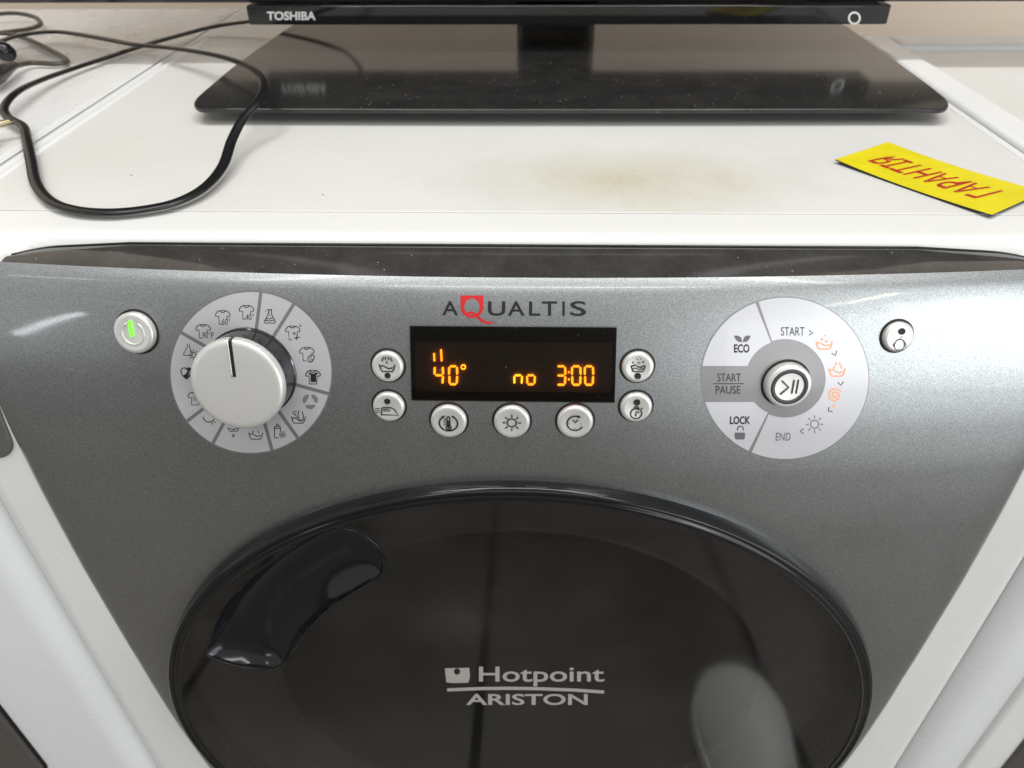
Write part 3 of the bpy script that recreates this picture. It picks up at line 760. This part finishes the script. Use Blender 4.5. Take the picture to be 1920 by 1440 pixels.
lprint('pause_symbol', [stroke([(15,-13),(14,13)], 3.2)], M_ink, b, Fm, h, s)

# ---- brand lettering
bl = fprint('lettering', [text_fit('A', 829, 859, 564.5, 591, .012), text_fit('U', 915, 947.5, 565, 592, .012), text_fit('A', 952, 984, 565, 592, .012), text_fit('L', 992, 1013, 565, 592, .012), text_fit('T', 1016, 1045, 565, 592, .012), text_fit('I', 1054.5, 1059, 565, 592), text_fit('S', 1069, 1099, 564.5, 592.5, .012)], M_ink, WM)
qv = []
for k in range(72):
    a = math.radians(5*k); dx, dy = math.cos(a), math.sin(a)
    qv.append((885 + 14.6*dx, 575.5 + 15.8*dy))
for k in range(72):
    a = math.radians(5*k); dx, dy = math.cos(a), math.sin(a)
    if dy < -.05: t_ = min(21.5/abs(dy), (21.3 + .3*abs(dy))/max(abs(dx), 1e-6))
    else: t_ = 1/math.sqrt((dx/21.2)**2 + (dy/20.2)**2)
    qv.append((885 + dx*t_, 575.5 + dy*t_))
q = [(np.array(qv), [(k, (k+1) % 72, 72+(k+1) % 72, 72+k) for k in range(72)]),
     stroke([(877,588),(883,585.5),(889,588),(897,595.5),(905,602),(912,605),(918,605.5)], 4.6), stroke([(916,605.4),(927,603.8)], 1.8)]
fprint('emblem', q, M_red, WM, .00028)

# ---- fine scratches in the clear coat
M_scr = mat('pale_scratch', (.52, .52, .51), .5)
for pts in ([(1585,868),(1690,858),(1790,838),(1905,806)], [(1420,882),(1500,877),(1560,868)], [(150,560),(210,566),(262,575)], [(1740,700),(1733,716)], [(120,690),(160,698)]):
    v_ = catmull([np.array(p) for p in pts], 6); fprint('scratch', [stroke(v_, .28)], M_scr, WM, .00006)

# ---- display
def quad_grid(c, n=24, m=10):
    (x0,y0),(x1,y1),(x2,y2),(x3,y3) = c; v = []
    for i in range(m):
        t = i/(m-1)
        for j in range(n):
            u = j/(n-1); v.append((x0*(1-u)*(1-t)+x1*u*(1-t)+x2*u*t+x3*(1-u)*t, y0*(1-u)*(1-t)+y1*u*(1-t)+y2*u*t+y3*(1-u)*t))
    return np.array(v), grid_faces(m, n)
DQ = [(769,611),(1156,614),(1152,753.5),(772.5,749)]
ds = fprint('display', [quad_grid(DQ)], M_gap, WM, .00015)
fprint('display_window', [quad_grid(DQ)], M_pane, ds, .00135)
fprint('lit_field', [quad_grid([(778,640),(1148,642),(1145,736),(780,733)], 24, 10)], M_subst, ds, .00025)
def seg(p, q, w):                                  # lozenge segment with thickness, drawn in photo pixels
    p = np.array(p, float); q = np.array(q, float); d = (q-p)/np.linalg.norm(q-p); n = np.array([-d[1], d[0]])*w/2; e = d*w*.45
    return [p, p+e+n, q-e+n, q, q-e-n, p+e-n]
SEGS = {'0':'abcdef', '3':'abgcd', '4':'fgbc', 'n':'ecg', 'o':'gecd'}
def digit(ch, x0, x1, y0, y1, m, w=3.6):
    ym = (y0+y1)/2; i = 1.2
    K = {'a':((x0+i,y0),(x1-i,y0)), 'b':((x1,y0+i),(x1+.6,ym-i)), 'c':((x1+.4,ym+i),(x1-.4,y1-i)), 'd':((x0+i,y1),(x1-i,y1)), 'e':((x0+.3,ym+i),(x0+.6,y1-i)), 'f':((x0,y0+i),(x0-.3,ym-i)), 'g':((x0+i,ym),(x1-i,ym))}
    extrude('digit', [seg(*K[k], w if k in 'bcef' else w*.85) for k in SEGS[ch]], m)
def extrude(name, polys, m):
    V = []; F = []
    for P in polys:
        P = np.array(P); n = len(P); k = len(V)
        V += list(fascia_pt(P[:, 0], P[:, 1], .00030)) + list(fascia_pt(P[:, 0], P[:, 1], .00095))
        F += [tuple(range(k+n, k+2*n))] + [(k+i, k+(i+1) % n, k+n+(i+1) % n, k+n+i) for i in range(n)]
    mesh_obj(name, V, F, m, ds, False)
digit('4', 815.5, 830.5, 686, 719.5, M_digit); digit('0', 842.5, 857, 686, 719.5, M_digit)
extrude('bar', [seg((814,661),(815,677), 3)], M_digit); extrude('bar', [seg((827,654),(828.5,677), 3)], M_digit)
ring = [];
for k in range(14):
    a0 = 2*math.pi*k/14; a1 = 2*math.pi*(k+1)/14; P = [(869+r*math.cos(a), 687.5+r*math.sin(a)) for r, a in ((3.2,a0),(4.9,a0),(4.9,a1),(3.2,a1))]; ring.append(P)
extrude('degree_sign', ring, M_digy)
digit('n', 964, 978.5, 686, 719.5, M_digy); digit('o', 988, 1002.5, 686, 719.5, M_digit)
digit('3', 1044, 1059.5, 686, 720.5, M_digit); digit('0', 1072.5, 1088, 686, 720.5, M_digit); digit('0', 1096.5, 1111.5, 686, 720.5, M_digit)
extrude('colon_dot', [circ(1066.5, 697, 1.7, 8)], M_digit); extrude('colon_dot', [circ(1066.5, 710.5, 1.7, 8)], M_digit)

# ------------------------------------------------------------------ neighbouring appliances
def appliance(name, x0, x1, yb, label, mt, mtop):
    r = thing(name, ((x0+x1)/2, .25, -.85), label, 'appliance')
    pr_ = [(.024, -.0008), (.010, -.0008), (.002, -.0012), (-.006, -.003), (-.016, -.008), (-.027, -.018), (-.036, -.034), (-.041, -.055), (-.0432, -.09), (-.0435, -.20), (-.0435, -.50), (-.0435, -.845)]
    X = np.concatenate([x0 + .022*(1-np.cos(np.linspace(0, math.pi/2, 12))), np.linspace(x0+.025, x1-.025, 20), x1 - .022*(1-np.cos(np.linspace(math.pi/2, 0, 12)))]); V = []
    for y, z in pr_:
        for x in X:
            e = max(0, (.022 - min(x-x0, x1-x))/.022); dd = .020*(1-math.sqrt(max(0, 1-e*e)))
            V.append((x, y + (dd if z < -.01 else dd*.3), z - (0 if z < -.03 else dd*.3)))
    mesh_obj('cabinet_front', V, grid_faces(len(pr_), len(X)), mt, r)
    v = []; f = []
    for a, b in (((x0, -.02), (x0, yb)), ((x0, yb), (x1, yb)), ((x1, yb), (x1, -.02))):
        k = len(v); v += [(a[0], a[1], -.848), (b[0], b[1], -.848), (b[0], b[1], -.004), (a[0], a[1], -.004)]; f.append((k, k+1, k+2, k+3))
    mesh_obj('cabinet', v, f, mt, r, False)
    return r
LX1 = -.2990
LN = appliance('white_appliance', LX1-.595, LX1, .55, 'white appliance on the left with tangled cords on its top', M_cold, M_white)
bbox('worktop', (LX1-.593, LX1-.014, .0245, .545, -.02, -.0005), M_white, LN, .002)
for xa, w_, hh in ((LX1-.004, .0030, .0018), (LX1-.0125, .0018, .0008)):
    pth = np.array([(xa, y, -.0015) for y in np.linspace(.0245, .545, 24)]); v, f = sweep(pth, [(-w_, -.01), (w_, -.01), (w_, hh*.4), (w_*.5, hh), (-w_*.5, hh), (-w_, hh*.4)])
    autosmooth(mesh_obj('edge_strip', v, f, M_rim, LN), 50)
def front_panel(name, x0, x1, z0, z1, r, y, th, m, parent, bw=.002):
    v, f = prism(rrect(x0, x1, z0, z1, r), 0, th)
    o = mesh_obj(name, [(x, y - h, z) for x, z, h in v], f, m, parent, False); return bevel(o, bw, 3)
o = front_panel('door_panel', LX1-.52, -.3845, -.462, -.19, .014, -.043, .006, M_nbdoor, LN)
front_panel('panel_seam', LX1-.524, -.3822, -.4645, -.188, .016, -.0432, .0012, M_gap, LN, .0003)
RX0 = .2995
RN = appliance('white_appliance', RX0, RX0+.595, .405, 'white appliance on the right with a raised frame round its sunken top', M_cold, M_white)
RN['label'] = 'white appliance on the right with a raised frame round its sunken top panel'
bbox('worktop', (RX0+.026, RX0+.57, .03, .372, -.02, -.0030), M_lam, RN, .0006)
for nm, d in (('frame_bar', (RX0+.001, RX0+.026, .0245, .405)), ('frame_bar', (RX0+.569, RX0+.594, .0245, .405)), ('frame_bar', (RX0+.0262, RX0+.5688, .3725, .405))):
    bbox(nm, (*d, -.018, .0030), M_rim, RN, .0035, 4)
front_panel('front_trim', .3395, .365, -.80, -.235, .006, -.040, .007, M_cream, RN, .004)
front_panel('door_panel', .371, .86, -.80, -.30, .03, -.040, .006, M_nbdoor, RN)

# ------------------------------------------------------------------ television
TV = thing('television', (.031, .30, 0), 'black flat television on a glossy black stand above the washing machine', 'television')
ol = []
ZB = .0115; YV = .303
def bpt(u, w): p = onz(u, w, ZB); return (float(p[0]), float(p[1]))
side_l = [bpt(*q) for q in ((381,204),(370,202),(363.5,197),(363,191),(368,183),(380,172),(430,130),(480,93),(545,48))] + [(-.205, .465)]
side_r = [bpt(*q) for q in ((1763,204.5),(1773,203),(1779,198),(1779.5,192),(1774,184),(1745,161),(1700,128),(1650,92),(1590,50))] + [(.277, .465)]
front = [bpt(u, 203.5 + 1.5*(1-((u-1070)/640)**2)) for u in np.linspace(430, 1710, 24)]
ol = front + side_r + [(.2, .473), (.03, .475), (-.13, .473)] + side_l[::-1]
v, f = prism(ol, ZB-.0030, ZB); o = mesh_obj('stand_base', v, f, M_tvbase, TV, False); bevel(o, .0010, 3, 50)
v, f = prism([(.03 + (x-.03)*.90, .30 + (y-.30)*.78) for x, y in ol], .0006, ZB-.0031); mesh_obj('added_base_block', v, f, M_rubber, TV, False)  # black block added under the plate so no light shows through the gap
v, f = prism([(.0285+.0375*math.cos(a), .450+.018*math.sin(a)) for a in np.linspace(0, 2*math.pi, 40, endpoint=False)], .0115, .080); o = mesh_obj('stand_neck', v, f, M_tvgloss, TV, False); autosmooth(o, 40)
v, f = prism([(.0285+.0430*math.cos(a), .448+.022*math.sin(a)) for a in np.linspace(0, 2*math.pi, 40, endpoint=False)], .0116, .0175); o = mesh_obj('neck_collar', v, f, M_tvgloss, TV, False); bevel(o, .002, 3, 50)
zb_ = float(ony(465, 47, YV)[2]); zt_ = float(ony(465, 11, YV)[2]); xl_ = float(ony(464, 30, YV)[0]); xr_ = float(ony(1667, 30, YV)[0])
bar = bbox('speaker_bar', (xl_, xr_, YV, YV+.028, zb_, zt_), M_tvgloss, TV, .0012, 3)
zz = zt_ + .0012
bbox('bezel', (-.45, .512, YV+.0035, YV+.055, zz, zz+.026), M_tvgloss, TV, .003, 4)
bbox('bezel', (-.45, -.422, YV+.0035, YV+.055, zz+.0262, .635), M_tvgloss, TV, .003, 3)
bbox('bezel', (.484, .512, YV+.0035, YV+.055, zz+.0262, .635), M_tvgloss, TV, .003, 3)
bbox('bezel', (-.4218, .4838, YV+.0035, YV+.055, .61, .635), M_tvgloss, TV, .003, 3)
bbox('screen', (-.4218, .4838, YV+.0085, YV+.053, zz+.0262, .6098), M_screen, TV, 0)
def tvprint(name, parts, m, off=.0004):
    v, f = merge(parts); return mesh_obj(name, [ony(a, b, YV-off) for a, b in v], f, m, bar, False)
tvprint('lettering', [text_fit('TOSHIBA', 500.5, 592, 21.5, 38, .032)], M_tvlogo)
tvprint('power_ring', [stroke(arc(1602,34,10.2,10.6,0,360*27/28,27), 3.4, True)], M_tvlogo)
tvprint('sensor_mark', [stroke([(1545,28),(1555,28),(1555,39),(1545,39)], 1.4, True), stroke([(1547,33.5),(1553,33.5)], 1.4)], M_sensor)

# ------------------------------------------------------------------ cords
def cable(path_px, per=9): return catmull([onz(u, v_, z) for u, v_, z in path_px], per)
main = [(470,40,.014),(400,50,.009),(330,68,.006),(270,85,.004),(200,108,.004),(130,131,.005),(70,153,.008),(30,174,.010),(8,200,.008),(14,219,.006),(42,236,.006),(50,262,.006),(58,300,.005),(68,345,.004),(95,377,.0035),(140,393,.0035),(200,398,.0035),(265,393,.0035),(330,379,.004),(382,352,.005),(417,312,.007),(435,262,.012),(456,222,.018),(484,190,.023),(496,163,.025),(486,140,.024),(455,120,.022),(400,103,.019),(320,90,.014),(250,83,.0105),(180,70,.009),(110,60,.009),(50,64,.010),(5,76,.010),(-40,100,.009)]
pc = thing('power_cord', onz(200, 398, 0), 'black flat power cord lying in a wide loop in front of the television', 'cord')
sec = [(.0031*math.cos(a)*(1 if abs(math.cos(a)) > .35 else 1), .0017*math.sin(a)*(.86+.14*abs(math.cos(a)))) for a in [2*math.pi*k/16 for k in range(16)]]
behind = catmull([(-.135, .392, .20), (-.137, .390, .13), (-.142, .388, .075), (-.155, .385, .038), (-.180, .380, .022)] + [tuple(onz(470, 40, .014))], 9)[:-1]
v, f = sweep(np.concatenate([behind, cable(main)]), sec); mesh_obj('cable', v, f, M_rubber, pc)
# plug at the end of the long cord
e0 = onz(-8, 88, .014); e1_ = onz(18, 102, .012)
def plug(parent, a, b, r0, r1, pin=True):
    ax = (b-a)/np.linalg.norm(b-a); Fm = fr(a, ax, (0, 0, 1)); L = np.linalg.norm(b-a)
    v, f = lathe([(r0*.5, -.001), (r0*.8, 0), (r0, L*.15), (r1, L*.6), (r1, L*.9), (r1*.85, L)], Fm, 24)
    p = mesh_obj('plug_body', v, f, M_rubber, parent)
    return p, Fm, L
plug(pc, onz(-60, 62, .014), onz(15, 100, .010), .0045, .0075)
oc = thing('thin_cord', onz(60, 60, 0), 'thin dark olive cord curling at the far left behind the loop', 'cord')
thin = [(-60,40,.008),(-20,30,.008),(10,25,.008),(40,26,.008),(66,33,.007),(76,45,.005),(60,53,.004),(30,58,.005),(0,62,.006),(20,64,.005),(55,75,.003),(90,92,.003),(118,107,.003),(124,116,.003),(105,120,.003),(60,118,.004),(30,124,.006),(5,135,.008),(-30,145,.009)]
v, f = sweep(cable(thin), ell(.0024, .0019, 12)); mesh_obj('cable', v, f, M_olive, oc)
p, Fm, L = plug(oc, onz(28, 122, .008), onz(-30, 152, .010), .0035, .0068)
wp = thing('wall_plug', onz(-40, 246, .008), 'plug with a brass pin poking in at the left edge', 'plug')
p, Fm, L = plug(wp, onz(-120, 262, .010), onz(-20, 238, .010), .008, .011)
ax = Fm[3]; tip = onz(-20, 238, .010)
v, f = lathe([(.0021, -.004), (.0022, .0), (.0022, .0115), (.0019, .0132), (.0010, .0142)], (tip, Fm[1], Fm[2], ax), 20); mesh_obj('pin', v, f, M_brass, p)

# ------------------------------------------------------------------ yellow card
A = np.array([.1815, .0945]); dl = np.array([.2345, .0205]) - A; L = np.linalg.norm(dl); dl /= L; dw = np.array([-dl[1], dl[0]]); Wd = .0505; L += .0005
def card_pt(s, w, h): 
    q = A + dl*s*L + dw*w*Wd; return (q[0], q[1], .0008 + .0020*(2*s-1)**2*(.75 if s < .5 else .55) + h)
V = []; F = []; FM = []; NS, NW = 30, 8
for h in (0, .0006):
    for i in range(NS):
        for j in range(NW): V.append(card_pt(i/(NS-1), j/(NW-1), h))
top = grid_faces(NS, NW, NS*NW); bot = [tuple(reversed(q)) for q in grid_faces(NS, NW)]
edge = [i*NW for i in range(NS)] + [(NS-1)*NW + j for j in range(1, NW)] + [i*NW + NW-1 for i in range(NS-2, -1, -1)] + [j for j in range(NW-2, 0, -1)]
sd = [(edge[k], edge[(k+1) % len(edge)], edge[(k+1) % len(edge)] + NS*NW, edge[k] + NS*NW) for k in range(len(edge))]
cdo = mesh_obj('warranty_card', V, top + bot + sd, M_card, None, False, [M_gap], [0]*len(top) + [1]*(len(bot)+len(sd)))
tag(cdo, 'curled yellow magnet card with red lettering, upside down on the white worktop', 'card')
v, f = text2d('ГАРАНТІЯ', .014, .35); mn, mx = v.min(0), v.max(0); P = []
for a, b in v:
    s = .86 - (a-mn[0])/(mx[0]-mn[0])*.74; w = .70 - (b-mn[1])/(mx[1]-mn[1])*.42
    P.append(card_pt(s, w, .00072))
mesh_obj('lettering', P, f, M_cardred, cdo, False)

# ------------------------------------------------------------------ shoe on the floor, mirrored in the door
sh = thing('shoe', (.315, -.33, -.85), 'grey knit shoe on the floor, mirrored in the round door', 'shoe')
def shoe_sec(t):                                   # t 0 heel .. 1 toe
    w = .050 + .021*math.sin(min(1, t*1.1)*math.pi*.62); 
    if t > .45: w *= math.sqrt(max(0, 1 - ((t-.45)/.55)**2))*.92 + .08
    if t < .1: w *= math.sqrt(max(0, 1 - ((.1-t)/.1)**2))*.7 + .3
    hgt = .105 - .05*min(1, max(0, (t-.25)/.45)) - .03*max(0, (t-.7)/.3)
    return w, hgt
V = []; NT_, NA_ = 30, 24
for i in range(NT_):
    t = i/(NT_-1); w, hh = shoe_sec(t); y = -.20 - .28*t; x = .322 + .02*t
    for k in range(NA_):
        a = 2*math.pi*k/NA_; z = math.sin(a); V.append((x + w*math.cos(a)*(1 if z < 0 else 1-.25*z), y, -.85 + .022 + (hh-.022)*max(0, z) - .004*max(0, -z)))
F = grid_faces(NT_, NA_, 0, True) + [tuple(range(NA_-1, -1, -1)), tuple(range((NT_-1)*NA_, NT_*NA_))]
mesh_obj('upper', V, F, M_shoe, sh)
olx = []
for i in range(NT_): w, _ = shoe_sec(i/(NT_-1)); t = i/(NT_-1); olx.append((.322+.02*t + (w+.004), -.20-.28*t))
for i in range(NT_-1, -1, -1): w, _ = shoe_sec(i/(NT_-1)); t = i/(NT_-1); olx.append((.322+.02*t - (w+.004), -.20-.28*t))
v, f = prism(olx[::-1], -.8495, -.825); autosmooth(mesh_obj('sole', v, f, M_sole, sh), 40)
